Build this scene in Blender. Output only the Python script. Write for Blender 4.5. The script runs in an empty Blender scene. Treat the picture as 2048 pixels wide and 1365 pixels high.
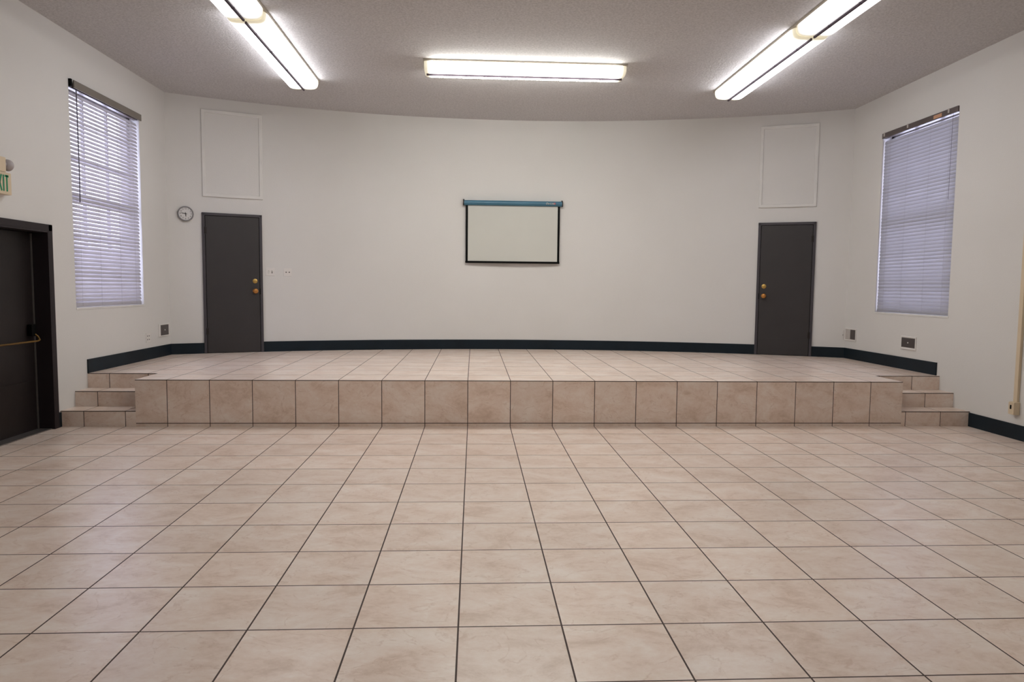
import bpy, bmesh, math, random
from mathutils import Vector, Matrix

# ---------------------------------------------------------------- units
# every length below is in floor tiles (18 inch) and scaled by T on building
T = 0.4572
sc = bpy.context.scene
COL = sc.collection

# ---------------------------------------------------------------- camera
F_PX = 1418.95
YAW, PITCH, ROLL = 0.054, -0.0751, 0.0101
CAM = (0.1328, -15.6182, 3.263)
cd = bpy.data.cameras.new('camera')
cd.sensor_width = 36.0
cd.lens = F_PX / 2048 * 36.0
cd.clip_start = 0.05
cam = bpy.data.objects.new('camera', cd)
COL.objects.link(cam)
fwd = Vector((math.sin(YAW) * math.cos(PITCH), math.cos(YAW) * math.cos(PITCH), math.sin(PITCH)))
rgt = Vector((math.cos(YAW), -math.sin(YAW), 0))
upv = rgt.cross(fwd)
r2 = rgt * math.cos(ROLL) + upv * math.sin(ROLL)
u2 = -rgt * math.sin(ROLL) + upv * math.cos(ROLL)
m = Matrix((r2, u2, -fwd)).transposed().to_4x4()
m.translation = Vector(CAM) * T
cam.matrix_world = m
sc.camera = cam

# ---------------------------------------------------------------- world, exposure
world = bpy.data.worlds.new('overcast_sky')
sc.world = world
world.use_nodes = True
wb = world.node_tree.nodes['Background']
wb.inputs['Color'].default_value = (0.74, 0.76, 1.0, 1)
wb.inputs['Strength'].default_value = 9.0
sc.view_settings.view_transform = 'Standard'
sc.view_settings.look = 'None'
sc.view_settings.exposure = 0.0
sc.view_settings.gamma = 1.0
sc.view_settings.use_curve_mapping = False
# radiance and tint of the lit fluorescent lenses: the tubes of the two side rows are cool,
# the near ones dimmed to keep the side walls darker, the ones across the room strong and warm
TUBES = {'lens_far_row': (10.0, (0.965, 0.965, 1.0)), 'lens_near_row': (1.9, (0.955, 0.96, 1.0)),
         'lens_cross': (25.5, (1.0, 0.99, 0.93))}

# ---------------------------------------------------------------- room numbers
XL, XR, ZC, YB = -9.25, 12.22, 9.05, -21.0
WT = 0.62                      # wall thickness
HS = 1.0854                    # stage height
YF = 0.8791                    # stage front
SXL, SXR = -7.58, 10.50        # stage ends at the step flights
Y2, Y3 = 1.50, 2.07            # second and third riser
R_ARC, AX = 23.4, 1.48
YC = 9.45 - R_ARC
def arc_y(x, r=R_ARC): return YC + math.sqrt(r * r - (x - AX) ** 2)

def gx(i): return i * (1 - 0.3271e-3 * (i - 0.5) ** 2)
def gu(x):
    u = x
    for _ in range(20):
        u -= (gx(u) - x) / ((gx(u + 1e-4) - gx(u - 1e-4)) / 2e-4)
    return u

# ---------------------------------------------------------------- materials
def new_mat(name):
    mt = bpy.data.materials.new(name); mt.use_nodes = True
    nt = mt.node_tree
    return mt, nt, nt.nodes['Principled BSDF']
def N(nt, kind, **kw):
    n = nt.nodes.new(kind)
    for k, v in kw.items():
        if k.startswith('i_'): n.inputs[k[2:].replace('_', ' ')].default_value = v
        else: setattr(n, k, v)
    return n
def ramp(nt, stops):
    r = nt.nodes.new('ShaderNodeValToRGB')
    el = r.color_ramp.elements
    while len(el) < len(stops): el.new(0.5)
    for e, (p, c) in zip(el, stops):
        e.position = p; e.color = (*c, 1) if len(c) == 3 else c
    return r
def plain(name, col, rough=0.5, metal=0.0, spec=0.5, bump=0.0, scale=200, var=0.06):
    mt, nt, b = new_mat(name)
    b.inputs['Roughness'].default_value = rough
    b.inputs['Metallic'].default_value = metal
    b.inputs['Specular IOR Level'].default_value = spec
    tc = N(nt, 'ShaderNodeTexCoord')
    no = N(nt, 'ShaderNodeTexNoise'); no.inputs['Scale'].default_value = 3.0; no.inputs['Detail'].default_value = 4
    nt.links.new(tc.outputs['Object'], no.inputs['Vector'])
    lo = tuple(c * (1 - var) for c in col); hi = tuple(min(1, c * (1 + var)) for c in col)
    r = ramp(nt, [(0.3, lo), (0.7, hi)])
    nt.links.new(no.outputs['Fac'], r.inputs['Fac']); nt.links.new(r.outputs['Color'], b.inputs['Base Color'])
    if bump:
        n2 = N(nt, 'ShaderNodeTexNoise'); n2.inputs['Scale'].default_value = scale; n2.inputs['Detail'].default_value = 2
        bp = N(nt, 'ShaderNodeBump'); bp.inputs['Strength'].default_value = bump; bp.inputs['Distance'].default_value = 0.002
        nt.links.new(tc.outputs['Object'], n2.inputs['Vector'])
        nt.links.new(n2.outputs['Fac'], bp.inputs['Height']); nt.links.new(bp.outputs['Normal'], b.inputs['Normal'])
    return mt

def tile_material(name, light, mid, dark, rough):
    """square ceramic tiles: UV is counted in tiles, dark grout along whole numbers"""
    mt, nt, b = new_mat(name); L = nt.links
    uv = N(nt, 'ShaderNodeUVMap', uv_map='tiles')
    sep = N(nt, 'ShaderNodeSeparateXYZ'); L.new(uv.outputs['UV'], sep.inputs[0])
    def M(op, a, bb=None, c=None, clamp=False):
        n = N(nt, 'ShaderNodeMath', operation=op, use_clamp=clamp)
        for k, v in enumerate((a, bb, c)):
            if v is None: continue
            if hasattr(v, 'links'): L.new(v, n.inputs[k])
            else: n.inputs[k].default_value = v
        return n.outputs[0]
    def edge(s):
        f = M('FRACT', s)
        return M('SUBTRACT', 0.5, M('ABSOLUTE', M('SUBTRACT', f, 0.5)))
    ex, ey = edge(sep.outputs['X']), edge(sep.outputs['Y'])
    d = M('MINIMUM', ex, ey)
    grout = M('LESS_THAN', d, 0.0085)
    pillow = M('SMOOTH_MIN', M('MULTIPLY', d, 40.0), 1.0, 0.4)
    # one random number per tile
    fx = M('FLOOR', sep.outputs['X']); fy = M('FLOOR', sep.outputs['Y'])
    cmb = N(nt, 'ShaderNodeCombineXYZ'); L.new(fx, cmb.inputs[0]); L.new(fy, cmb.inputs[1])
    wn = N(nt, 'ShaderNodeTexWhiteNoise', noise_dimensions='3D'); L.new(cmb.outputs[0], wn.inputs['Vector'])
    off = N(nt, 'ShaderNodeVectorMath', operation='SCALE'); off.inputs['Scale'].default_value = 37.0
    L.new(wn.outputs['Color'], off.inputs[0])
    add = N(nt, 'ShaderNodeVectorMath', operation='ADD'); L.new(uv.outputs['UV'], add.inputs[0]); L.new(off.outputs[0], add.inputs[1])
    map1 = N(nt, 'ShaderNodeMapping'); map1.inputs['Rotation'].default_value = (0, 0, 0.5); map1.inputs['Scale'].default_value = (1.0, 1.5, 1)
    L.new(add.outputs[0], map1.inputs['Vector'])
    n1 = N(nt, 'ShaderNodeTexNoise'); n1.inputs['Scale'].default_value = 1.5; n1.inputs['Detail'].default_value = 7; n1.inputs['Roughness'].default_value = 0.62; n1.inputs['Distortion'].default_value = 0.6
    n2 = N(nt, 'ShaderNodeTexNoise'); n2.inputs['Scale'].default_value = 11.0; n2.inputs['Detail'].default_value = 7; n2.inputs['Roughness'].default_value = 0.75
    n3 = N(nt, 'ShaderNodeTexNoise'); n3.inputs['Scale'].default_value = 1.1; n3.inputs['Detail'].default_value = 5; n3.inputs['Distortion'].default_value = 1.2
    for n in (n1, n2, n3): L.new(map1.outputs[0], n.inputs['Vector'])
    base = ramp(nt, [(0.34, dark), (0.47, mid), (0.62, light)])
    f = M('ADD', M('MULTIPLY', n1.outputs['Fac'], 0.66), M('MULTIPLY', n2.outputs['Fac'], 0.34))
    L.new(f, base.inputs['Fac'])
    # thin darker veins where a second noise crosses its middle value
    v = M('ABSOLUTE', M('SUBTRACT', n3.outputs['Fac'], 0.5))
    vr = ramp(nt, [(0.0, (1, 1, 1)), (0.020, (0, 0, 0))])
    L.new(v, vr.inputs['Fac'])
    vmask = M('MULTIPLY', vr.outputs['Color'], M('MULTIPLY', M('GREATER_THAN', n2.outputs['Fac'], 0.50), 0.36))
    mixv = N(nt, 'ShaderNodeMix', data_type='RGBA'); L.new(vmask, mixv.inputs['Factor'])
    L.new(base.outputs['Color'], mixv.inputs[6]); mixv.inputs[7].default_value = (0.46, 0.27, 0.17, 1)
    tone = M('ADD', 0.955, M('MULTIPLY', wn.outputs['Value'], 0.09))
    hv = N(nt, 'ShaderNodeHueSaturation'); L.new(mixv.outputs[2], hv.inputs['Color']); L.new(tone, hv.inputs['Value'])
    mixg = N(nt, 'ShaderNodeMix', data_type='RGBA'); L.new(grout, mixg.inputs['Factor'])
    L.new(hv.outputs['Color'], mixg.inputs[6]); mixg.inputs[7].default_value = (0.060, 0.036, 0.030, 1)
    L.new(mixg.outputs[2], b.inputs['Base Color'])
    rr = M('ADD', M('MULTIPLY', grout, 0.5), M('ADD', rough, M('MULTIPLY', n2.outputs['Fac'], 0.10)))
    L.new(rr, b.inputs['Roughness'])
    b.inputs['Specular IOR Level'].default_value = 0.5
    bp = N(nt, 'ShaderNodeBump'); bp.inputs['Strength'].default_value = 0.35; bp.inputs['Distance'].default_value = 0.0015
    h = M('ADD', pillow, M('MULTIPLY', n2.outputs['Fac'], 0.12))
    L.new(h, bp.inputs['Height']); L.new(bp.outputs['Normal'], b.inputs['Normal'])
    return mt

MAT = {}
MAT['tile'] = tile_material('beige_marbled_tile', (0.81, 0.71, 0.635), (0.735, 0.595, 0.505), (0.60, 0.455, 0.36), 0.26)

def wall_material():
    mt, nt, b = new_mat('white_wall_paint'); L = nt.links
    tc = N(nt, 'ShaderNodeTexCoord')
    big = N(nt, 'ShaderNodeTexNoise'); big.inputs['Scale'].default_value = 0.8; big.inputs['Detail'].default_value = 5
    L.new(tc.outputs['Object'], big.inputs['Vector'])
    r = ramp(nt, [(0.3, (0.680, 0.664, 0.640)), (0.7, (0.712, 0.698, 0.677))])
    L.new(big.outputs['Fac'], r.inputs['Fac']); L.new(r.outputs['Color'], b.inputs['Base Color'])
    b.inputs['Roughness'].default_value = 0.62; b.inputs['Specular IOR Level'].default_value = 0.3
    n2 = N(nt, 'ShaderNodeTexNoise'); n2.inputs['Scale'].default_value = 90; n2.inputs['Detail'].default_value = 3
    bp = N(nt, 'ShaderNodeBump'); bp.inputs['Strength'].default_value = 0.35; bp.inputs['Distance'].default_value = 0.003
    L.new(tc.outputs['Object'], n2.inputs['Vector']); L.new(n2.outputs['Fac'], bp.inputs['Height']); L.new(bp.outputs['Normal'], b.inputs['Normal'])
    return mt
def ceiling_material():
    mt, nt, b = new_mat('sprayed_ceiling_texture'); L = nt.links
    tc = N(nt, 'ShaderNodeTexCoord')
    n1 = N(nt, 'ShaderNodeTexNoise'); n1.inputs['Scale'].default_value = 45; n1.inputs['Detail'].default_value = 6; n1.inputs['Roughness'].default_value = 0.75
    L.new(tc.outputs['Object'], n1.inputs['Vector'])
    r = ramp(nt, [(0.35, (0.54, 0.525, 0.53)), (0.65, (0.76, 0.742, 0.75))])
    L.new(n1.outputs['Fac'], r.inputs['Fac']); L.new(r.outputs['Color'], b.inputs['Base Color'])
    b.inputs['Roughness'].default_value = 0.95; b.inputs['Specular IOR Level'].default_value = 0.1
    bp = N(nt, 'ShaderNodeBump'); bp.inputs['Strength'].default_value = 1.0; bp.inputs['Distance'].default_value = 0.012
    L.new(n1.outputs['Fac'], bp.inputs['Height']); L.new(bp.outputs['Normal'], b.inputs['Normal'])
    return mt
MAT['wall'] = wall_material()
MAT['ceiling'] = ceiling_material()
MAT['base'] = plain('dark_blue_vinyl', (0.006, 0.013, 0.020), 0.5, spec=0.25, bump=0.1, scale=60, var=0.2)
MAT['door'] = plain('charcoal_door_paint', (0.033, 0.029, 0.030), 0.5, bump=0.15, scale=40)
MAT['exit_door'] = plain('dark_brown_door_paint', (0.013, 0.009, 0.009), 0.45, spec=0.3, bump=0.2, scale=30, var=0.25)
MAT['exit_frame'] = plain('dark_plum_frame_paint', (0.018, 0.013, 0.016), 0.5, spec=0.3, bump=0.1)
MAT['black'] = plain('black_vinyl', (0.002, 0.002, 0.002), 0.6, spec=0.1)
MAT['dark_brass'] = plain('dark_brass', (0.20, 0.115, 0.03), 0.45, metal=0.8, var=0.25)
MAT['door_frame'] = plain('plum_grey_frame_paint', (0.052, 0.046, 0.054), 0.5, bump=0.1)
MAT['brass'] = plain('aged_brass', (0.50, 0.33, 0.10), 0.38, metal=0.85, var=0.2)
MAT['copper'] = plain('worn_bronze_knob', (0.52, 0.24, 0.07), 0.35, metal=0.85, var=0.2)
MAT['darkmetal'] = plain('dark_metal', (0.035, 0.030, 0.028), 0.45, metal=0.6)
MAT['steel'] = plain('dull_steel', (0.32, 0.30, 0.29), 0.4, metal=0.9)
MAT['panel'] = plain('white_trim_paint', (0.715, 0.70, 0.675), 0.55, bump=0.1)
MAT['white'] = plain('white_plastic', (0.74, 0.71, 0.68), 0.4)
MAT['cream'] = plain('cream_plastic', (0.66, 0.54, 0.38), 0.45, var=0.04)
MAT['slot'] = plain('dark_slots', (0.12, 0.11, 0.11), 0.6)
MAT['grey_plate'] = plain('brown_grey_plate', (0.085, 0.070, 0.066), 0.4, metal=0.2, var=0.2)
MAT['pale_plate'] = plain('pale_grey_plate', (0.50, 0.46, 0.43), 0.5)
MAT['teal'] = plain('teal_blue_enamel', (0.045, 0.150, 0.230), 0.35, var=0.05)
MAT['screen'] = plain('matte_screen_fabric', (0.60, 0.60, 0.555), 0.85, spec=0.1, var=0.01)
MAT['valance_backlit'] = plain('backlit_taupe_valance', (0.20, 0.175, 0.15), 0.5)  # taupe carries the backlit darkness of a wall-coloured valance
MAT['headrail_dark'] = plain('dark_headrail', (0.13, 0.105, 0.10), 0.4, metal=0.3)
MAT['winframe'] = plain('grey_window_frame', (0.30, 0.28, 0.27), 0.5)
MAT['green'] = plain('green_letters', (0.0, 0.23, 0.10), 0.4)
MAT['clockrim'] = plain('grey_clock_rim', (0.22, 0.21, 0.22), 0.35, metal=0.2)
MAT['clockface'] = plain('pale_clock_face', (0.68, 0.67, 0.66), 0.5, var=0.01)
MAT['sticker'] = plain('orange_sticker', (0.60, 0.33, 0.20), 0.6)
MAT['lighthead'] = plain('grey_plastic_lamp_head', (0.42, 0.38, 0.38), 0.35)
MAT['housing'] = plain('cream_enamel_housing', (0.40, 0.36, 0.30), 0.45)
MAT['seam'] = plain('grey_lens_seam', (0.08, 0.06, 0.08), 0.6, spec=0.1)
MAT['cord'] = plain('grey_cord', (0.10, 0.09, 0.10), 0.6)
MAT['pale_cord'] = plain('pale_ladder_cord', (0.42, 0.40, 0.42), 0.7)
MAT['tape'] = plain('cream_lettering', (0.55, 0.52, 0.45), 0.5)
MAT['red'] = plain('dull_red_mark', (0.35, 0.08, 0.10), 0.5)

def slat_material(name, col, trans):
    mt, nt, b = new_mat(name); L = nt.links
    out = nt.nodes['Material Output']
    b.inputs['Base Color'].default_value = (*col, 1); b.inputs['Roughness'].default_value = 0.42
    tr = N(nt, 'ShaderNodeBsdfTranslucent'); tr.inputs['Color'].default_value = (*col, 1)
    mx = N(nt, 'ShaderNodeMixShader'); mx.inputs[0].default_value = trans
    L.new(b.outputs[0], mx.inputs[1]); L.new(tr.outputs[0], mx.inputs[2]); L.new(mx.outputs[0], out.inputs['Surface'])
    return mt
MAT['slat'] = slat_material('white_vinyl_slat', (0.60, 0.575, 0.585), 0.42)
MAT['slat_dim'] = slat_material('dim_daylight_slat', (0.52, 0.51, 0.53), 0.42)  # white slats greyed in colour to stand in for dimmer daylight outside

def glass_material():
    mt, nt, b = new_mat('window_glass'); L = nt.links
    out = nt.nodes['Material Output']
    tr = N(nt, 'ShaderNodeBsdfTransparent'); tr.inputs['Color'].default_value = (0.92, 0.93, 0.95, 1)
    gl = N(nt, 'ShaderNodeBsdfGlossy'); gl.inputs['Roughness'].default_value = 0.02
    mx = N(nt, 'ShaderNodeMixShader'); mx.inputs[0].default_value = 0.06
    L.new(tr.outputs[0], mx.inputs[1]); L.new(gl.outputs[0], mx.inputs[2]); L.new(mx.outputs[0], out.inputs['Surface'])
    return mt
MAT['glass'] = glass_material()

def lens_material(name, LAMP, tint):
    """lit acrylic lens: the tubes end short of the fixture's ends, so the ends glow less and look creamier"""
    mt, nt, b = new_mat(name); L = nt.links
    tc = N(nt, 'ShaderNodeTexCoord'); sep = N(nt, 'ShaderNodeSeparateXYZ'); L.new(tc.outputs['Object'], sep.inputs[0])
    ab = N(nt, 'ShaderNodeMath', operation='ABSOLUTE'); L.new(sep.outputs['X'], ab.inputs[0])
    mr = N(nt, 'ShaderNodeMapRange', interpolation_type='SMOOTHSTEP')
    mr.inputs['From Min'].default_value = 2.36 * T; mr.inputs['From Max'].default_value = 2.60 * T
    mr.inputs['To Min'].default_value = 1.0; mr.inputs['To Max'].default_value = 0.0
    L.new(ab.outputs[0], mr.inputs['Value'])
    # the two tubes sit either side of the middle seam
    ay = N(nt, 'ShaderNodeMath', operation='ABSOLUTE'); L.new(sep.outputs['Y'], ay.inputs[0])
    my = N(nt, 'ShaderNodeMapRange', interpolation_type='SMOOTHSTEP')
    my.inputs['From Min'].default_value = 0.0; my.inputs['From Max'].default_value = 0.15 * T
    my.inputs['To Min'].default_value = 0.12; my.inputs['To Max'].default_value = 1.0
    L.new(ay.outputs[0], my.inputs['Value'])
    pw = N(nt, 'ShaderNodeMath', operation='POWER'); L.new(mr.outputs[0], pw.inputs[0]); pw.inputs[1].default_value = 3.0
    py = N(nt, 'ShaderNodeMath', operation='POWER'); L.new(my.outputs[0], py.inputs[0]); py.inputs[1].default_value = 1.5
    pm = N(nt, 'ShaderNodeMath', operation='MULTIPLY'); L.new(pw.outputs[0], pm.inputs[0]); L.new(py.outputs[0], pm.inputs[1])
    mu = N(nt, 'ShaderNodeMath', operation='MULTIPLY_ADD'); L.new(pm.outputs[0], mu.inputs[0])
    mu.inputs[1].default_value = LAMP - 0.45; mu.inputs[2].default_value = 0.45
    mc = N(nt, 'ShaderNodeMix', data_type='RGBA'); L.new(mr.outputs[0], mc.inputs['Factor'])
    mc.inputs[6].default_value = (1.0, 0.90, 0.62, 1); mc.inputs[7].default_value = (*tint, 1)
    L.new(mc.outputs[2], b.inputs['Emission Color']); L.new(mu.outputs[0], b.inputs['Emission Strength'])
    b.inputs['Base Color'].default_value = (0.75, 0.72, 0.62, 1); b.inputs['Roughness'].default_value = 0.35
    return mt
for k_, (s_, t_) in TUBES.items(): MAT[k_] = lens_material(k_, s_, t_)
MAT['lens'] = MAT['lens_cross']

# ---------------------------------------------------------------- builders
class MB:
    """collects shapes in tile units; build() scales to metres and links ONE object"""
    def __init__(s): s.bm = bmesh.new(); s.uv = None
    def box(s, x0, x1, y0, y1, z0, z1, bev=0.0):
        vs = [s.bm.verts.new((x, y, z)) for z in (z0, z1) for y in (y0, y1) for x in (x0, x1)]
        fs = [(0, 2, 3, 1), (4, 5, 7, 6), (0, 1, 5, 4), (2, 6, 7, 3), (0, 4, 6, 2), (1, 3, 7, 5)]
        faces = [s.bm.faces.new([vs[i] for i in f]) for f in fs]
        if bev:
            es = list({e for f in faces for e in f.edges})
            bmesh.ops.bevel(s.bm, geom=es, offset=bev, segments=2, affect='EDGES', profile=0.6)
        return s
    def prism(s, pts, axis, a0, a1):
        """pts: 2D outline; axis: the axis it is extruded along ('x','y','z')"""
        def P(p, a): return {'x': (a, p[0], p[1]), 'y': (p[0], a, p[1]), 'z': (p[0], p[1], a)}[axis]
        A = [s.bm.verts.new(P(p, a0)) for p in pts]; B = [s.bm.verts.new(P(p, a1)) for p in pts]
        n = len(pts)
        s.bm.faces.new(A); s.bm.faces.new(B[::-1])
        for i in range(n): s.bm.faces.new((A[i], B[i], B[(i + 1) % n], A[(i + 1) % n]))
        return s
    def lathe(s, prof, n=32, axis='y', o=(0, 0, 0)):
        """prof: list of (radius, position along axis)"""
        rings = []
        for r, h in prof:
            ring = []
            for k in range(n):
                a = 2 * math.pi * k / n; c, q = r * math.cos(a), r * math.sin(a)
                p = {'y': (c, h, q), 'x': (h, c, q), 'z': (c, q, h)}[axis]
                ring.append(s.bm.verts.new((p[0] + o[0], p[1] + o[1], p[2] + o[2])))
            rings.append(ring)
        for a, b in zip(rings, rings[1:]):
            for k in range(n): s.bm.faces.new((a[k], a[(k + 1) % n], b[(k + 1) % n], b[k]))
        s.bm.faces.new(rings[0]); s.bm.faces.new(rings[-1][::-1])
        return s
    def tube(s, pts, r, n=10):
        pts = [Vector(p) for p in pts]; rings = []
        for i, p in enumerate(pts):
            d = (pts[min(i + 1, len(pts) - 1)] - pts[max(i - 1, 0)]).normalized()
            a = d.orthogonal().normalized() if i == 0 else (pa - d * pa.dot(d)).normalized()
            pa = a; b = d.cross(a)
            rings.append([s.bm.verts.new(p + (a * math.cos(2 * math.pi * k / n) + b * math.sin(2 * math.pi * k / n)) * r) for k in range(n)])
        for a, b in zip(rings, rings[1:]):
            for k in range(n): s.bm.faces.new((a[k], a[(k + 1) % n], b[(k + 1) % n], b[k]))
        s.bm.faces.new(rings[0][::-1]); s.bm.faces.new(rings[-1])
        return s
    def ring_frame(s, x0, x1, z0, z1, w, y0, y1, bev=0.0):
        """rectangular picture-frame moulding in the xz plane, mitred corners"""
        o = [(x0, z0), (x1, z0), (x1, z1), (x0, z1)]
        i = [(x0 + w, z0 + w), (x1 - w, z0 + w), (x1 - w, z1 - w), (x0 + w, z1 - w)]
        prof = [(0.0, y1), (0.0, y0 + bev), (bev / w if w else 0, y0), (1 - (bev / w if w else 0), y0), (1.0, y0 + bev), (1.0, y1)]
        rows = []
        for k in range(4):
            rows.append([s.bm.verts.new((o[k][0] * (1 - t) + i[k][0] * t, y, o[k][1] * (1 - t) + i[k][1] * t)) for t, y in prof])
        for k in range(4):
            a, b = rows[k], rows[(k + 1) % 4]
            for q in range(len(prof) - 1): s.bm.faces.new((a[q], a[q + 1], b[q + 1], b[q]))
        return s
    def build(s, name, mat, parent=None, smooth=False, loc=None):
        bmesh.ops.recalc_face_normals(s.bm, faces=s.bm.faces)
        for v in s.bm.verts: v.co *= T
        me = bpy.data.meshes.new(name); s.bm.to_mesh(me); s.bm.free()
        me.materials.append(MAT[mat])
        o = bpy.data.objects.new(name, me); COL.objects.link(o)
        if parent is not None: o.parent = parent
        if loc is not None: o.location = Vector(loc) * T
        if smooth:
            for p in me.polygons: p.use_smooth = True
            me.set_sharp_from_angle(angle=math.radians(35))
        return o

def tag(o, label=None, cat=None, group=None, kind=None):
    if label: o['label'] = label
    if cat: o['category'] = cat
    if group: o['group'] = group
    if kind: o['kind'] = kind
    return o
def place(o, p, rz):
    o.location = Vector(p) * T; o.rotation_euler = (0, 0, rz)
    return o
def thing(name, p, rz, label, cat, group=None, kind=None):
    o = bpy.data.objects.new(name, None); COL.objects.link(o); o.empty_display_size = 0.1
    place(o, p, rz); return tag(o, label, cat, group, kind)
def structure(o, label, cat): return tag(o, label, cat, kind='structure')
def copy_tree(o, parent=None):
    c = o.copy(); COL.objects.link(c); c.parent = parent
    for ch in list(o.children): copy_tree(ch, c)
    return c
# local frames: x along the wall (to the right seen from the room), -y into the room, z up
RZ_L, RZ_R = math.pi / 2, -math.pi / 2
def on_left(y, z=0): return (XL, y, z)
def on_right(y, z=0): return (XR, y, z)
def chord(xa, xb):
    """middle and angle of a chord of the curved wall between two x"""
    a, b = Vector((xa, arc_y(xa))), Vector((xb, arc_y(xb)))
    c = (a + b) / 2; d = b - a
    return c, math.atan2(d.y, d.x), d.length

# ================================================================ SETTING
# ---- tiled surfaces (faces carry tile-counting UVs)
class Tiled:
    def __init__(s): s.bm = bmesh.new(); s.uv = s.bm.loops.layers.uv.new('tiles')
    def face(s, pts, uvs):
        f = s.bm.faces.new([s.bm.verts.new(p) for p in pts])
        for l, u in zip(f.loops, uvs): l[s.uv].uv = u
    def cols(s, x0, x1):
        u0, u1 = gu(x0), gu(x1)
        xs = [x0] + [gx(k) for k in range(math.ceil(u0 + 1e-6), math.floor(u1 - 1e-6) + 1)] + [x1]
        return list(zip(xs, xs[1:]))
    def top(s, x0, x1, y0, y1, z, v0):
        for a, b in s.cols(x0, x1):
            s.face([(a, y0, z), (b, y0, z), (b, y1, z), (a, y1, z)], [(gu(a), y0 - v0), (gu(b), y0 - v0), (gu(b), y1 - v0), (gu(a), y1 - v0)])
    def front(s, x0, x1, y, z0, z1, vtop, k=100):
        for a, b in s.cols(x0, x1):
            s.face([(a, y, z0), (b, y, z0), (b, y, z1), (a, y, z1)], [(gu(a) + k, z0 - vtop), (gu(b) + k, z0 - vtop), (gu(b) + k, z1 - vtop), (gu(a) + k, z1 - vtop)])
    def side(s, x, y0, y1, z0, z1, vtop, flip=False):
        p = [(x, y0, z0), (x, y1, z0), (x, y1, z1), (x, y0, z1)]
        u = [(y0 + 50.12, z0 - vtop), (y1 + 50.12, z0 - vtop), (y1 + 50.12, z1 - vtop), (y0 + 50.12, z1 - vtop)]
        if not flip: p, u = p[::-1], u[::-1]
        s.face(p, u)
    def done(s, name, parent=None):
        bm = s.bm
        for v in bm.verts: v.co *= T
        me = bpy.data.meshes.new(name); bm.to_mesh(me); bm.free(); me.materials.append(MAT['tile'])
        o = bpy.data.objects.new(name, me); COL.objects.link(o)
        if parent is not None: o.parent = parent
        return o

fl = Tiled()
fl.top(XL - .55, XR, YB, YF + 0.02, 0.0, 0.0)
floor = structure(fl.done('floor'), 'beige marbled square floor tiles with thin dark grout lines', 'floor')

# ---- stage: platform with tiled front and top out to the curved wall
st = Tiled()
def stage_top():
    v0 = YF
    # columns of tiles, each trimmed to the curved wall
    for a, b in st.cols(SXL, SXR):
        st.face([(a, YF, HS), (b, YF, HS), (b, arc_y(b) + .03, HS), (a, arc_y(a) + .03, HS)],
                [(gu(a), 0), (gu(b), 0), (gu(b), arc_y(b) + .03 - v0), (gu(a), arc_y(a) + .03 - v0)])
    for x0, x1 in ((XL, SXL), (SXR, XR)):
        for a, b in st.cols(x0, x1):
            st.face([(a, Y3, HS), (b, Y3, HS), (b, arc_y(b) + .03, HS), (a, arc_y(a) + .03, HS)],
                    [(gu(a), Y3 - v0 + .02), (gu(b), Y3 - v0 + .02), (gu(b), arc_y(b) + .03 - v0), (gu(a), arc_y(a) + .03 - v0)])
stage_top()
st.front(SXL, SXR, YF, 0, HS, HS - .009)
st.side(SXL, YF, Y3, 0, HS, HS)
st.side(SXR, YF, Y3, 0, HS, HS, True)
stage = tag(st.done('stage'), 'low raised stage clad in beige marbled tiles before the curved wall', 'stage', kind='structure')

def flight(x0, x1, label, name='stage_steps'):
    root = thing(name, ((x0 + x1) / 2, YF, 0), 0, label, 'steps', 'tiled step flights beside the stage')
    rx = (x0 + x1) / 2
    for k, (ya, yb, z1) in enumerate(((YF, Y2, HS / 3), (Y2, Y3, HS * 2 / 3), (Y3, Y3 + .03, HS))):
        t = Tiled()
        z0 = z1 - HS / 3
        t.front(x0, x1, ya, z0, z1, z1 - .009, 200 + 17 * k)
        if k < 2: t.top(x0, x1, ya, yb, z1, ya + .02 - 40 * (k + 1))
        # closed body behind the cladding
        t.side(x0, ya, yb, z0, z1, z1); t.side(x1, ya, yb, z0, z1, z1, True)
        for v in t.bm.verts: v.co -= Vector((rx, YF, 0))
        t.done(('step' if k < 2 else 'top_riser'), root)
    return root
flight(XL, SXL, 'three tiled steps rising to the stage on the left, beside the dark exit door')
flight(SXR, XR, 'three tiled steps rising to the stage on the right, below the right window')

# ---- walls
WZ0, WZ1 = -0.3, ZC + 0.3
LW = (1.68, 5.14, 2.68, 7.93)          # left window opening y0,y1,z0,z1
RW = (1.88, 5.20, 2.64, 7.92)
EDY0, EDY1, EDZ = -1.42, 0.62, 4.40    # exit door opening
yl_end = arc_y(XL)
wl = MB()
xo = XL - WT
def lbox(y0, y1, z0, z1): wl.box(xo, XL, y0, y1, z0, z1)
lbox(YB, EDY0, WZ0, WZ1); lbox(EDY0, EDY1, EDZ, WZ1); lbox(EDY0, EDY1, WZ0, -0.02)
lbox(EDY1, LW[0], WZ0, WZ1)
lbox(LW[0], LW[1], WZ0, LW[2]); lbox(LW[0], LW[1], LW[3], WZ1)
lbox(LW[1], yl_end + .9, WZ0, WZ1)
structure(wl.build('wall_left', 'wall'), 'off-white left wall with a tall window and dark exit door', 'wall')
wr = MB()
def rbox(y0, y1, z0, z1): wr.box(XR, XR + WT, y0, y1, z0, z1)
rbox(YB, RW[0], WZ0, WZ1)
rbox(RW[0], RW[1], WZ0, RW[2]); rbox(RW[0], RW[1], RW[3], WZ1)
rbox(RW[1], arc_y(XR) + .9, WZ0, WZ1)
structure(wr.build('wall_right', 'wall'), 'off-white right wall with a tall window', 'wall')
wb_ = MB()
n = 96
xa, xb = XL - .0, XR + .0
xs = [xa + (xb - xa) * k / n for k in range(n + 1)]
inner = [(x, arc_y(x)) for x in xs]
outer = [(AX + (x - AX) * (R_ARC + WT) / R_ARC, YC + (arc_y(x) - YC) * (R_ARC + WT) / R_ARC) for x in xs]
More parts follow.
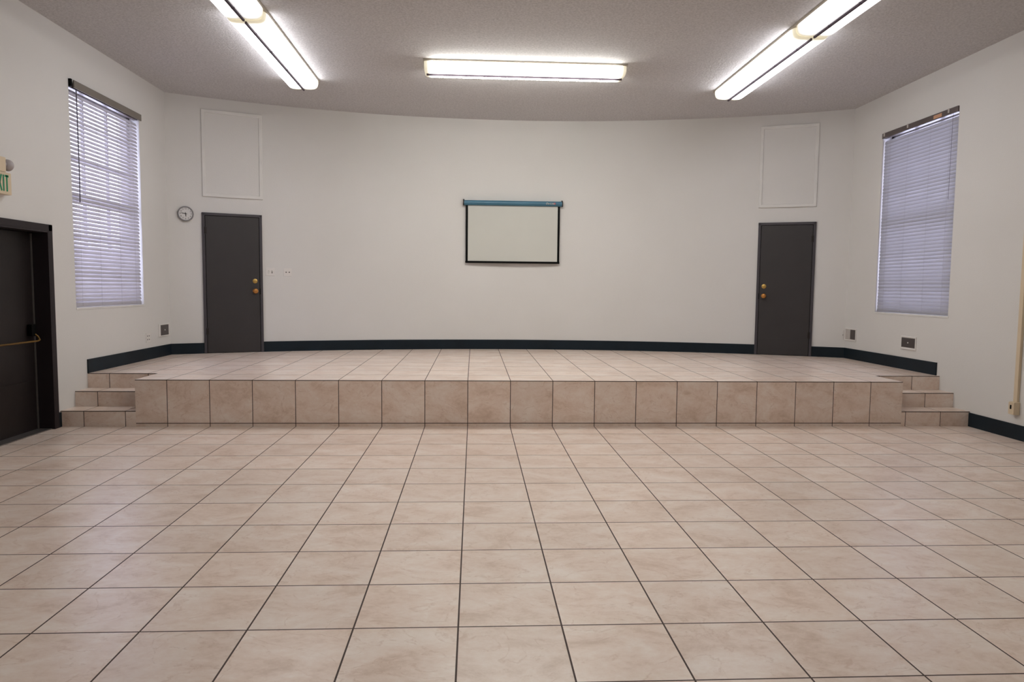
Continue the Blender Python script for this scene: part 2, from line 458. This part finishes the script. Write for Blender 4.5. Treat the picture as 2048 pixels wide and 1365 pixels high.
A = [[wb_.bm.verts.new((p[0], p[1], z)) for p in inner] for z in (WZ0, WZ1)]
B = [[wb_.bm.verts.new((p[0], p[1], z)) for p in outer] for z in (WZ0, WZ1)]
for k in range(n):
    wb_.bm.faces.new((A[0][k], A[0][k + 1], A[1][k + 1], A[1][k]))
    wb_.bm.faces.new((B[0][k], B[1][k], B[1][k + 1], B[0][k + 1]))
    wb_.bm.faces.new((A[0][k], B[0][k], B[0][k + 1], A[0][k + 1]))
    wb_.bm.faces.new((A[1][k], A[1][k + 1], B[1][k + 1], B[1][k]))
structure(wb_.build('wall_back', 'wall', smooth=True), 'long curved off-white wall behind the stage', 'wall')
structure(MB().box(XL - WT, XR + WT, YB - WT, YB, WZ0, WZ1).build('wall_front', 'wall'), 'off-white wall at the near end of the hall', 'wall')
structure(MB().box(XL - WT, XR + WT, YB - WT, 11, ZC, ZC + 0.4).build('ceiling', 'ceiling'), 'flat ceiling with a sprayed rough grey-white texture', 'ceiling')

# ---- baseboards
BH = 0.335
def base_profile(): return None
bb = MB()
bb.box(XL, XL + .03, Y3 - .01, yl_end, HS, HS + BH)
structure(bb.build('baseboard_left', 'base'), 'dark blue vinyl baseboard on the left wall above the stage', 'baseboard')
bb = MB(); bb.box(XL, XL + .03, EDY1 + .155, YF, 0, BH); bb.box(XL, XL + .03, YB, EDY0 - .155, 0, BH)
structure(bb.build('baseboard_left', 'base'), 'short dark blue vinyl baseboard between exit door and left steps', 'baseboard')
bb = MB(); bb.box(XR - .03, XR, Y3 + .12, arc_y(XR), HS, HS + BH)
structure(bb.build('baseboard_right', 'base'), 'dark blue vinyl baseboard on the right wall above the stage', 'baseboard')
bb = MB(); bb.box(XR - .03, XR, YB, YF, 0, BH)
structure(bb.build('baseboard_right', 'base'), 'dark blue vinyl baseboard at floor level along the right wall', 'baseboard')
DL = (-8.385, -6.738); DR = (9.665, 11.320)   # x of the door frames' outer edges
def arc_strip(x0, x1, name, label):
    b = MB(); k = max(4, int((x1 - x0) * 3)); rows = []
    for q in range(k + 1):
        x = x0 + (x1 - x0) * q / k; f = (R_ARC - .03) / R_ARC
        i = (x, arc_y(x)); o = (AX + (x - AX) * f, YC + (arc_y(x) - YC) * f)
        rows.append([b.bm.verts.new((*o, HS)), b.bm.verts.new((*o, HS + BH)), b.bm.verts.new((*i, HS + BH)), b.bm.verts.new((*i, HS))])
    for a, c in zip(rows, rows[1:]):
        for q in range(4): b.bm.faces.new((a[q], c[q], c[(q + 1) % 4], a[(q + 1) % 4]))
    b.bm.faces.new(rows[0]); b.bm.faces.new(rows[-1][::-1])
    structure(b.build(name, 'base'), label, 'baseboard')
arc_strip(XL, DL[0], 'baseboard_back', 'dark blue vinyl baseboard left of the left stage door')
arc_strip(DL[1], DR[0], 'baseboard_back', 'long dark blue vinyl baseboard along the curved wall between both stage doors')
arc_strip(DR[1], XR, 'baseboard_back', 'dark blue vinyl baseboard right of the right stage door')

# ---- stage doors in the curved wall
def stage_door(name, xs, hinge_left, label):
    c, ang, w = chord(*xs); H = 4.43; h = w / 2; fw = 0.085
    root = MB().box(-h + fw + .014, h - fw - .014, -.035, -.004, .014, H - fw - .014, .005).build(name, 'door')
    place(root, (c.x, c.y, HS), ang); structure(root, label, 'door')
    fr = MB()
    fr.box(-h, -h + fw, -.055, .02, 0, H, .008); fr.box(h - fw, h, -.055, .02, 0, H, .008)
    fr.box(-h, h, -.055, .02, H - fw, H, .008)
    fr.build('door_frame', 'door_frame', root)
    MB().box(-h + .01, h - .01, -.006, .02, 0, H - .01).build('gap_shade_board', 'black', root)  # black sheet that paints the shade in the gap round the leaf
    # flush kick plate near the foot, painted over
    MB().box(-h + fw + .02, h - fw - .02, -.041, -.033, .03, .56).build('kick_plate', 'door', root)
    s = 1 if hinge_left else -1
    for z in (3.87, .70):
        x = -s * (h - fw)
        hg = MB(); hg.tube([(x, -.062, z - .10), (x, -.062, z + .10)], .02, 12); hg.tube([(x, -.062, z - .115), (x, -.062, z + .115)], .011, 8)
        hg.box(min(x, x + s * .05), max(x, x + s * .05), -.04, -.03, z - .10, z + .10)
        hg.build('hinge', 'darkmetal', root, True)
    kx = s * (h - fw - .155)
    tag(MB().lathe([(.074, -.035), (.074, -.05), (.060, -.058), (.038, -.062), (.038, -.075), (.012, -.080)], 24, 'y', (kx, 0, 2.305)).build('deadbolt', 'brass', root, True), 'round brass deadbolt')
    kb = MB().lathe([(.078, -.035), (.078, -.048), (.030, -.055), (.028, -.10), (.05, -.115), (.078, -.145), (.083, -.175), (.066, -.205), (.02, -.215)], 24, 'y', (kx, 0, 1.985)).build('door_knob', 'copper', root, True)
    tag(kb, 'round bronze door knob')
    MB().box(s * (h - fw) - .012, s * (h - fw) + .012, -.058, -.030, 1.88, 2.07).build('strike_plate', 'black', root)
    return root
stage_door('door_1', DL, True, 'charcoal flush door on the left of the stage, knob on its right')
stage_door('door_2', DR, False, 'charcoal flush door on the right of the stage, knob on its left')

# ---- exit door in the left wall (double-depth recess)
dy = (EDY0 + EDY1) / 2; hw = (EDY1 - EDY0) / 2; D = .30
ed = MB().box(-hw + .05, hw - .045, D, D + .10, .024, EDZ - .05, .006).build('door_3', 'exit_door')
place(ed, on_left(dy), RZ_L); structure(ed, 'dark brown exit door recessed in the left wall, with a brass crash bar', 'door')
fr = MB()
FW = .145
for s in (-1, 1):
    a, b = sorted((s * hw, s * (hw + FW)))
    fr.box(a, b, -.045, .0, 0, EDZ + FW, .008)
    a, b = sorted((s * hw, s * (hw - .035)))
    fr.box(a, b, -.045, D + .16, 0, EDZ, .004)
    a, b = sorted((s * (hw - .035), s * (hw - .075)))
    fr.box(a, b, D + .105, D + .16, 0, EDZ)
fr.box(-hw - FW, hw + FW, -.045, 0, EDZ, EDZ + FW, .008)
fr.box(-hw, hw, -.045, D + .16, EDZ - .035, EDZ, .004)
fr.box(-hw, hw, D + .105, D + .16, EDZ - .10, EDZ - .03)
fr.build('door_frame', 'exit_frame', ed)
tag(MB().box(hw - .10, hw - .052, D - .018, D + .004, .03, EDZ - .06, .004).build('edge_strip', 'steel', ed), 'worn metal strip down the latch edge')
MB().box(-hw + .04, hw - .04, .02, D + .2, 0.002, .022, .004).build('threshold', 'steel', ed)
MB().box(-hw + .1, hw - .12, D - .006, D + .002, .10, 1.12).build('kick_plate', 'exit_door', ed)
pb = MB()
by, bz = .10, 2.0
pts = []
bar = [(-hw + .30, D - .02, 2.22), (-hw + .27, by + .06, 2.10), (-hw + .29, by, bz + .03), (-hw + .38, by, bz), (hw - .30, by, bz), (hw - .23, by, bz + .02), (hw - .205, by + .05, bz + .09), (hw - .22, D - .02, 2.21)]
tb = MB(); tb.tube(bar, .021, 12); tag(tb.build('crash_bar', 'dark_brass', ed, True), 'brass crash bar')
for x in (-hw + .30, hw - .25):
    MB().box(x - .085, x + .085, D - .11, D + .002, 2.10, 2.36, .02).build('bar_bracket', 'black', ed)

# ---- windows: frame with muntins deep in the opening, glass, sill
def window(name, op, left):
    y0, y1, z0, z1 = op
    p = on_left((y0 + y1) / 2) if left else on_right((y0 + y1) / 2)
    h = (y1 - y0) / 2; b = MB(); d0, d1 = .27, .36
    b.box(-h, -h + .16, d0, d1 + .1, z0, z1); b.box(h - .16, h, d0, d1 + .1, z0, z1)
    b.box(-h, h, d0, d1 + .1, z0, z0 + .16); b.box(-h, h, d0, d1 + .1, z1 - .14, z1)
    for x in (-h / 3 - .0, h / 3): b.box(x - .035, x + .035, d0 + .03, d1, z0, z1)
    for z, t in ((7.2, .035), (6.28, .035), (5.31, .09), (4.39, .035), (3.5, .06)): b.box(-h, h, d0 + (.02 if t < .08 else 0), d1, z - t, z + t)
    fr = b.build(name, 'winframe'); place(fr, p, RZ_L if left else RZ_R)
    structure(fr, 'tall grid window in the %s wall behind a slatted blind' % ('left' if left else 'right'), 'window')
    MB().box(-h + .02, h - .02, d1 - .03, d1 - .015, z0 + .02, z1 - .02).build('window_glass', 'glass', fr)
    MB().box(-h, h + .02, -.012, d0, z0 - .045, z0 + .004, .006).build('window_sill', 'panel', fr)
    return fr
window('window_1', LW, True)
window('window_2', RW, False)

# ================================================================ BLINDS
def blind(op, left, tilt_deg, mat, label):
    y0, y1, z0, z1 = op; c = (y0 + y1) / 2; h = (y1 - y0) / 2
    root = thing('slatted_blind', on_left(c, z0) if left else on_right(c, z0), RZ_L if left else RZ_R, label, 'blind', 'slatted blinds in the two windows')
    H = z1 - z0; rnd = random.Random(3 if left else 8)
    # slat ends: both blinds leave a gap at the end nearest the curved wall
    gap = .060 if left else .030
    xa, xb = (-h + .02, h - gap) if left else (-h + gap, h - .02)
    W = .118; pitch = .0962; yc = .075
    th = math.radians(tilt_deg); cr = .022; tk = .0055
    s = MB(); z = .10; zs = []
    while z < H - .20: zs.append(z); z += pitch
    for z in zs:
        t = th + math.radians(rnd.uniform(-1.6, 1.6)); n_ = 6; top, bot = [], []
        for k in range(n_ + 1):
            a = (k / n_ - .5) * W; q = cr * (1 - (2 * k / n_ - 1) ** 2)
            for lst, o in ((top, q + tk / 2), (bot, q - tk / 2)):
                lst.append((yc + a * math.cos(t) - o * math.sin(t), z + a * math.sin(t) + o * math.cos(t)))
        s.prism(top + bot[::-1], 'x', xa, xb)
    s.build('slats', mat, root, True)
    if left:
        MB().box(-h - .01 + .12, h + .0, -.075, -.045, H - .13, H + .045, .006).build('valance', 'valance_backlit', root)
        MB().box(-h + .02, h - .06, .01, .13, H - .13, H - .005, .006).build('headrail', 'headrail_dark', root)
        MB().box(-h + .0, -h + .055, -.06, .12, H - .12, H + .05).build('bracket', 'black', root)
    else:
        MB().box(-h + .0, h - .01, -.035, .10, H - .15, H - .0, .006).build('headrail', 'headrail_dark', root)
        for x in (-h + .12, -h + 1.25, h - .35):
            MB().box(x - .03, x + .03, -.046, -.033, H - .10, H + .01, .004).build('bracket', 'pale_plate', root)
        tag(MB().box(h - .95, h - .62, -.040, -.034, H - .125, H - .035).build('sticker', 'sticker', root), 'faded orange sticker')
    MB().box(xa, xb, .035, .115, .012, .06, .008).build('bottom_rail', mat, root)
    for x in (xa + .32, xa + (xb - xa) * .36, xa + (xb - xa) * .66, xb - .32):
        cmb = MB()
        for yy in (yc - .052, yc + .052):
            cmb.tube([(x, yy, .03), (x, yy, H - .14)], .0018, 6)
        cmb.build('ladder_cord', 'pale_cord', root)
    if left:
        x = -h + .28
        MB().tube([(x, -.02, H - .10), (x - .01, -.03, H - .2), (x + .005, -.03, H - 2.0), (x - .01, -.03, H - 2.75)], .012, 8).build('tilt_wand', 'cord', root, True)
    else:
        x = h - .2
        MB().tube([(x, -.02, H - .14), (x, -.03, H - 2.3)], .004, 6).build('lift_cord', 'cord', root)
    return root
blind(LW, True, 56, 'slat', 'white slatted blind over the left window, valance on top coloured a backlit dark taupe, daylight showing through')
blind(RW, False, 70, 'slat_dim', 'white slatted blind over the right window, greyed as in dimmer daylight, dark headrail with orange sticker')

# ================================================================ CEILING LIGHTS
FX = 2.625  # half length
def lens_profile():
    p = [(-.415, -.03), (-.412, -.13), (-.395, -.19), (-.36, -.235), (-.30, -.262), (-.2, -.272), (-.1, -.272), (-.02, -.262), (0, -.256)]
    return p + [(-a, b) for a, b in p[-2::-1]]
PROF = lens_profile()
def lens_mb(x0, x1, end0, end1):
    b = MB(); st_ = [(x0, .90 if end0 else .985), (x0 + .05, .975 if end0 else 1), (x0 + .12, 1.0), (x1 - .12, 1.0), (x1 - .05, .975 if end1 else 1), (x1, .90 if end1 else .985)]
    rows = [[b.bm.verts.new((x, p[0] * s_, p[1] * (s_ if s_ > .97 else s_ * .97))) for p in PROF] for x, s_ in st_]
    for a, c in zip(rows, rows[1:]):
        for k in range(len(PROF) - 1): b.bm.faces.new((a[k], c[k], c[k + 1], a[k + 1]))
    b.bm.faces.new(rows[0]); b.bm.faces.new(rows[-1][::-1])
    return b
def make_light():
    root = thing('ceiling_light', (0, 0, ZC), 0, 'x', 'ceiling light', 'long fluorescent ceiling lights')
    hb = MB()
    hb.prism([(-.435, 0), (-.435, -.035), (-.42, -.05), (.42, -.05), (.435, -.035), (.435, 0)], 'x', -FX, FX)
    hb.build('housing', 'housing', root)
    lens_mb(-FX + .02, -.008, True, False).build('lens', 'lens', root, True)
    lens_mb(.008, FX - .02, False, True).build('lens', 'lens', root, True)
    sm = MB(); sm.box(-FX + .06, FX - .06, -.020, .020, -.300, -.250)
    for x in (-1.9, -.7, .7, 1.9): sm.box(x - .02, x + .02, -.030, .030, -.297, -.26)
    sm.build('seam_strip', 'seam', root)
    return root
L0 = make_light()
H_ = math.pi / 2
lights = [((1.43, 3.40), 0, 'lens_cross', 'long lit ceiling light running across the room above the stage front'),
          ((-4.70, 2.62), H_, 'lens_far_row', 'lit ceiling light in the left row, far one near the stage'),
          ((-4.70, -2.64), H_, 'lens_near_row', 'lit ceiling light in the left row, near one cut off by the picture top'),
          ((7.50, 2.62), H_, 'lens_far_row', 'lit ceiling light in the right row, far one near the stage'),
          ((7.50, -2.64), H_, 'lens_near_row', 'lit ceiling light in the right row, near one cut off by the picture top'),
          ((1.43, -7.2), 0, 'lens_cross', 'added ceiling light running across the room out of view, brightening the near floor')]  # this last fixture is unseen, added to brighten the near floor
for k, ((x, y), rz, tube, lab) in enumerate(lights):
    o = L0 if k == 0 else copy_tree(L0)
    place(o, (x, y, ZC), rz); o['label'] = lab
    for ch in o.children:
        if ch.name.startswith('lens'):
            ch.material_slots[0].link = 'OBJECT'; ch.material_slots[0].material = MAT[tube]

# ================================================================ WALL PANELS ABOVE THE DOORS
def wall_panel(xs, label):
    c, ang, w = chord(*xs); h = w / 2
    root = thing('wall_panel', (c.x, c.y, 6.01), ang, label, 'wall panel', 'framed wall panels above the stage doors')
    MB().ring_frame(-h, h, 0, 2.68, .105, -.040, .015, .012).build('panel_frame', 'panel', root)
    MB().box(-h + .10, h - .10, -.012, .015, .10, 2.58).build('panel_board', 'wall', root)
wall_panel((-8.35, -6.695), 'white framed blank panel on the curved wall above the left stage door')
wall_panel((9.64, 11.30), 'white framed blank panel on the curved wall above the right stage door')

# ================================================================ PROJECTION SCREEN
def projection_screen():
    yw = arc_y(-.25)
    root = thing('projection_screen', (1.47, yw - .02, 4.11), 0, 'pull-down projection screen with black borders and teal case hung on the curved wall', 'projection screen')
    y = -.085
    cs = MB(); prof = [(y + .085 * math.cos(a) * 1.0 - .0, 2.075 + .088 * math.sin(a)) for a in [2 * math.pi * k / 20 for k in range(20)]]
    cs.prism(prof, 'x', -1.70, 1.70); cs.build('screen_case', 'teal', root, True)
    for s in (-1, 1):
        e = MB(); a, b = sorted((s * 1.70, s * 1.735))
        prof2 = [(y + .092 * math.cos(t), 2.075 + .094 * math.sin(t)) for t in [2 * math.pi * k / 20 for k in range(20)]]
        e.prism(prof2, 'x', a, b)
        a, b = sorted((s * 1.69, s * 1.735)); e.box(a, b, -.06, .02, 2.12, 2.20)
        tag(e.build('end_cap', 'darkmetal', root, True), 'dark end cap')
    ys = -.06
    MB().box(-1.585, 1.585, ys - .003, ys + .003, .07, 2.0).build('screen_fabric', 'screen', root)
    for s in (-1, 1):
        a, b = sorted((s * 1.565, s * 1.640)); MB().box(a, b, ys - .006, ys + .005, .05, 2.02).build('side_border', 'black', root)
    MB().box(-1.65, 1.65, ys - .022, ys + .022, .0, .072, .012).build('bottom_bar', 'black', root)
    # maker's lettering at the right end of the case
    def lettering(txt, size, x, z, mat, name):
        cu = bpy.data.curves.new('t', 'FONT'); cu.body = txt; cu.size = size * T; cu.extrude = .002 * T; cu.shear = .3
        to = bpy.data.objects.new('t', cu); COL.objects.link(to)
        bpy.context.view_layer.update()
        me = bpy.data.meshes.new_from_object(to.evaluated_get(bpy.context.evaluated_depsgraph_get()))
        bpy.data.objects.remove(to)
        me.materials.clear(); me.materials.append(MAT[mat])
        o = bpy.data.objects.new(name, me); COL.objects.link(o); o.parent = root
        o.rotation_euler = (math.pi / 2, 0, 0); o.location = Vector((x, y - .089, z)) * T
    lettering('Da-Lite', .10, 1.13, 2.045, 'tape', 'lettering')
    MB().box(1.40, 1.47, y - .0905, y - .084, 2.045, 2.11).build('red_mark', 'red', root)
projection_screen()

# ================================================================ WALL CLOCK
def digit_mesh(txt, size):
    cu = bpy.data.curves.new('t', 'FONT'); cu.body = txt; cu.size = size; cu.align_x = 'CENTER'; cu.align_y = 'CENTER'; cu.extrude = .0004; cu.offset = .0004
    to = bpy.data.objects.new('t', cu); COL.objects.link(to); bpy.context.view_layer.update()
    me = bpy.data.meshes.new_from_object(to.evaluated_get(bpy.context.evaluated_depsgraph_get()))
    bpy.data.objects.remove(to); return me
def clock():
    cx = -8.798; slope = -(cx - AX) / (arc_y(cx) - YC); ang = math.atan(slope); R = .232
    root = thing('wall_clock', (cx, arc_y(cx), 5.44 - R), ang, 'round grey-rimmed wall clock left of the left stage door, reading quarter to six', 'clock')
    o = (0, 0, R)
    MB().lathe([(R * .97, .01), (R, -.02), (R, -.06), (R * .96, -.085), (R * .86, -.085), (R * .83, -.055)], 48, 'y', o).build('rim', 'clockrim', root, True)
    MB().lathe([(R * .84, -.03), (R * .84, -.058)], 48, 'y', o).build('clock_face', 'clockface', root, False)
    for k in range(1, 13):
        me = digit_mesh(str(k), R * .27 * T); a = math.radians(90 - 30 * k); rr = R * .66 * T
        me.transform(Matrix.Translation((rr * math.cos(a), 0, rr * math.sin(a) + R * T)) @ Matrix.Translation((0, -.0585 * T, 0)) @ Matrix.Rotation(math.pi / 2, 4, 'X'))
        me.materials.clear(); me.materials.append(MAT['slot'])
        nm = bpy.data.objects.new('numeral', me); COL.objects.link(nm); nm.parent = root
    def hand(name, minute, length, w, y):
        a = math.radians(90 - 6 * minute); d = Vector((math.cos(a), 0, math.sin(a))); q = Vector((-d.z, 0, d.x))
        b = MB(); ctr = Vector((0, 0, R)); tail = .2
        pts = [ctr - d * R * tail + q * w * .7, ctr + d * R * length * .8 + q * w, ctr + d * R * length, ctr + d * R * length * .8 - q * w, ctr - d * R * tail - q * w * .7]
        b.prism([(p.x, p.z) for p in pts], 'y', y, y - .004); b.build(name, 'black', root)
    hand('minute_hand', 46.5, .60, .006, -.068); hand('hour_hand', 29, .40, .009, -.063)
    MB().lathe([(.012, -.058), (.012, -.074)], 12, 'y', o).build('centre_pin', 'black', root)
clock()

# ================================================================ SWITCHES, OUTLETS, WALL BOXES
def switch_plate(xs, z0, z1, label, holes):
    c, ang, w = chord(*xs); h = w / 2
    root = thing('switch_plate', (c.x, c.y, z0), ang, label, 'switch plate')
    H = z1 - z0
    MB().box(-h, h, -.016, .005, 0, H, .006).build('plate', 'white', root)
    for s in (-1, 1):
        x = s * h * .38; zc = H * .5
        if holes:
            MB().lathe([(.022, -.012), (.022, -.022), (.012, -.024)], 14, 'y', (x, 0, zc)).build('socket', 'slot', root)
        else:
            b = MB(); b.box(x - .018, x + .018, -.018, -.012, zc - .045, zc + .045); b.build('toggle_slot', 'pale_plate' if s < 0 else 'slot', root)
            MB().prism([(-.016, zc - .02), (-.055, zc + (.03 if s > 0 else -.04)), (-.055, zc + (.045 if s > 0 else -.025)), (-.016, zc + .02)], 'x', x - .011, x + .011).build('toggle', 'white', root)
    return root
switch_plate((-6.645, -6.385), 3.572, 3.825, 'white double switch plate right beside the left stage door frame', False)
switch_plate((-6.125, -5.880), 3.567, 3.820, 'white plate with two dark sockets, further from the left stage door', True)

def outlet():
    root = thing('wall_outlet', on_left(5.32, 1.58), RZ_L, 'white electrical outlet low on the left wall above the baseboard', 'outlet')
    MB().box(-.135, .135, -.015, .005, 0, .272, .006).build('plate', 'white', root)
    for x in (-.055, .055):
        for z in (.085, .187):
            MB().box(x - .020, x + .020, -.0175, -.012, z - .016, z + .016).build('socket', 'slot', root)
outlet()

def wall_box(p, rz, w, h, label, in_l, in_r, in_b, in_t, split=False):
    root = thing('wall_box', p, rz, label, 'wall box')
    a, b = -w / 2, w / 2
    MB().ring_frame(a, b, 0, h, .035, -.03, .004, .008).build('box_frame', 'white', root)
    if split:
        f = MB(); f.box(a + .03, b - .03, -.016, .004, .03, h - .03)
        f.build('pale_cover', 'pale_plate', root)
        MB().box(in_l, in_r, -.022, -.010, in_b, in_t).build('dark_insert', 'grey_plate', root)
    else:
        f = MB()
        f.box(a + .03, b - .03, -.02, .004, .03, h - .03); f.build('box_cover', 'white', root)
        MB().box(in_l, in_r, -.026, -.01, in_b, in_t, .003).build('dark_insert', 'grey_plate', root)
        MB().lathe([(.018, -.02), (.018, -.036), (.010, -.042)], 14, 'y', ((in_l + in_r) / 2, 0, (in_b + in_t) / 2)).build('key_lock', 'white', root)
    return root
wall_box(on_left(6.36, 1.69), RZ_L, .72, .38, 'small wall box with dark cover low on the left wall at the corner', -.235, .30, .035, .345)
wall_box(on_right(3.44, 1.65), RZ_R, .68, .37, 'small wall box with dark cover on the right wall below the window', -.31, .30, .06, .325)
rb = wall_box(on_right(6.50, 1.665), RZ_R, .68, .40, 'small wall box half pale, half dark on the right wall beside the corner', .0, .31, .06, .36, True)
fp = MB(); fp.box(-.342, -.336, -.075, .0, .01, .33); tag(fp.build('open_flap', 'white', rb), 'small open flap')
MB().lathe([(.012, -.088), (.012, -.073)], 10, 'y', (-.34, 0, .17)).build('latch', 'slot', rb)

# ================================================================ CABLE RACEWAY AND DATA BOX
rw = thing('cable_raceway', on_right(-.60, .84), RZ_R, 'cream surface cable raceway running up the right wall to the ceiling', 'raceway')
MB().box(-.055, .055, -.06, 0, 0, ZC - .84, .008).build('duct', 'cream', rw)
db = thing('data_box', on_right(-.60, .555), RZ_R, 'small cream surface socket box low on the right wall under the raceway', 'outlet')
MB().box(-.09, .09, -.125, 0, 0, .285, .012).build('box_body', 'cream', db)
MB().box(-.082, .082, -.140, -.12, .008, .277, .006).build('cover_plate', 'cream', db)
MB().box(-.032, .012, -.144, -.136, .125, .215).build('socket', 'black', db)

# ================================================================ EXIT SIGN AND EMERGENCY LIGHT
es = thing('exit_sign', on_left(-1.08, 5.00), RZ_L, 'cream EXIT sign with green letters on the left wall above the dark door', 'exit sign')
MB().box(-.33, .33, -.15, 0, 0, .43, .008).build('sign_body', 'cream', es)
def letters():
    b = MB(); y0, y1 = -.155, -.146; z0, z1 = .06, .375; s = .030
    def bar(x0, z0_, x1, z1_, w=.040):
        d = Vector((x1 - x0, z1_ - z0_)).normalized(); q = Vector((-d.y, d.x)) * w / 2
        b.prism([(x0 + q.x, z0_ + q.y), (x1 + q.x, z1_ + q.y), (x1 - q.x, z1_ - q.y), (x0 - q.x, z0_ - q.y)], 'y', y0, y1)
    # E
    bar(-.235, z0, -.235, z1)
    for z in (z0 + .015, (z0 + z1) / 2, z1 - .015): bar(-.235, z, -.145, z)
    # X
    bar(-.085, z0, .03, z1); bar(.03, z0, -.085, z1)
    # I
    bar(.090, z0, .090, z1)
    # T
    bar(.19, z0, .19, z1); bar(.135, z1 - .015, .245, z1 - .015)
    b.build('letters', 'green', es)
letters()
el = thing('emergency_light', on_left(-1.08, 5.435), RZ_L, 'cream emergency light with round lamp heads directly above the EXIT sign', 'emergency light')
MB().box(-.19, .19, -.15, 0, 0, .29, .012).build('battery_case', 'cream', el)
for s in (-1, 1):
    hd = MB(); a = s * .20
    hd.lathe([(.045, s * .19), (.05, s * .215), (.085, s * .235), (.115, s * .29), (.115, s * .335)], 24, 'x', (0, -.10, .155))
    hh = hd.build('lamp_head', 'lighthead', el, True)
    MB().lathe([(.108, s * .332), (.104, s * .344), (.05, s * .350)], 24, 'x', (0, -.10, .155)).build('lamp_lens', 'white', hh, True)
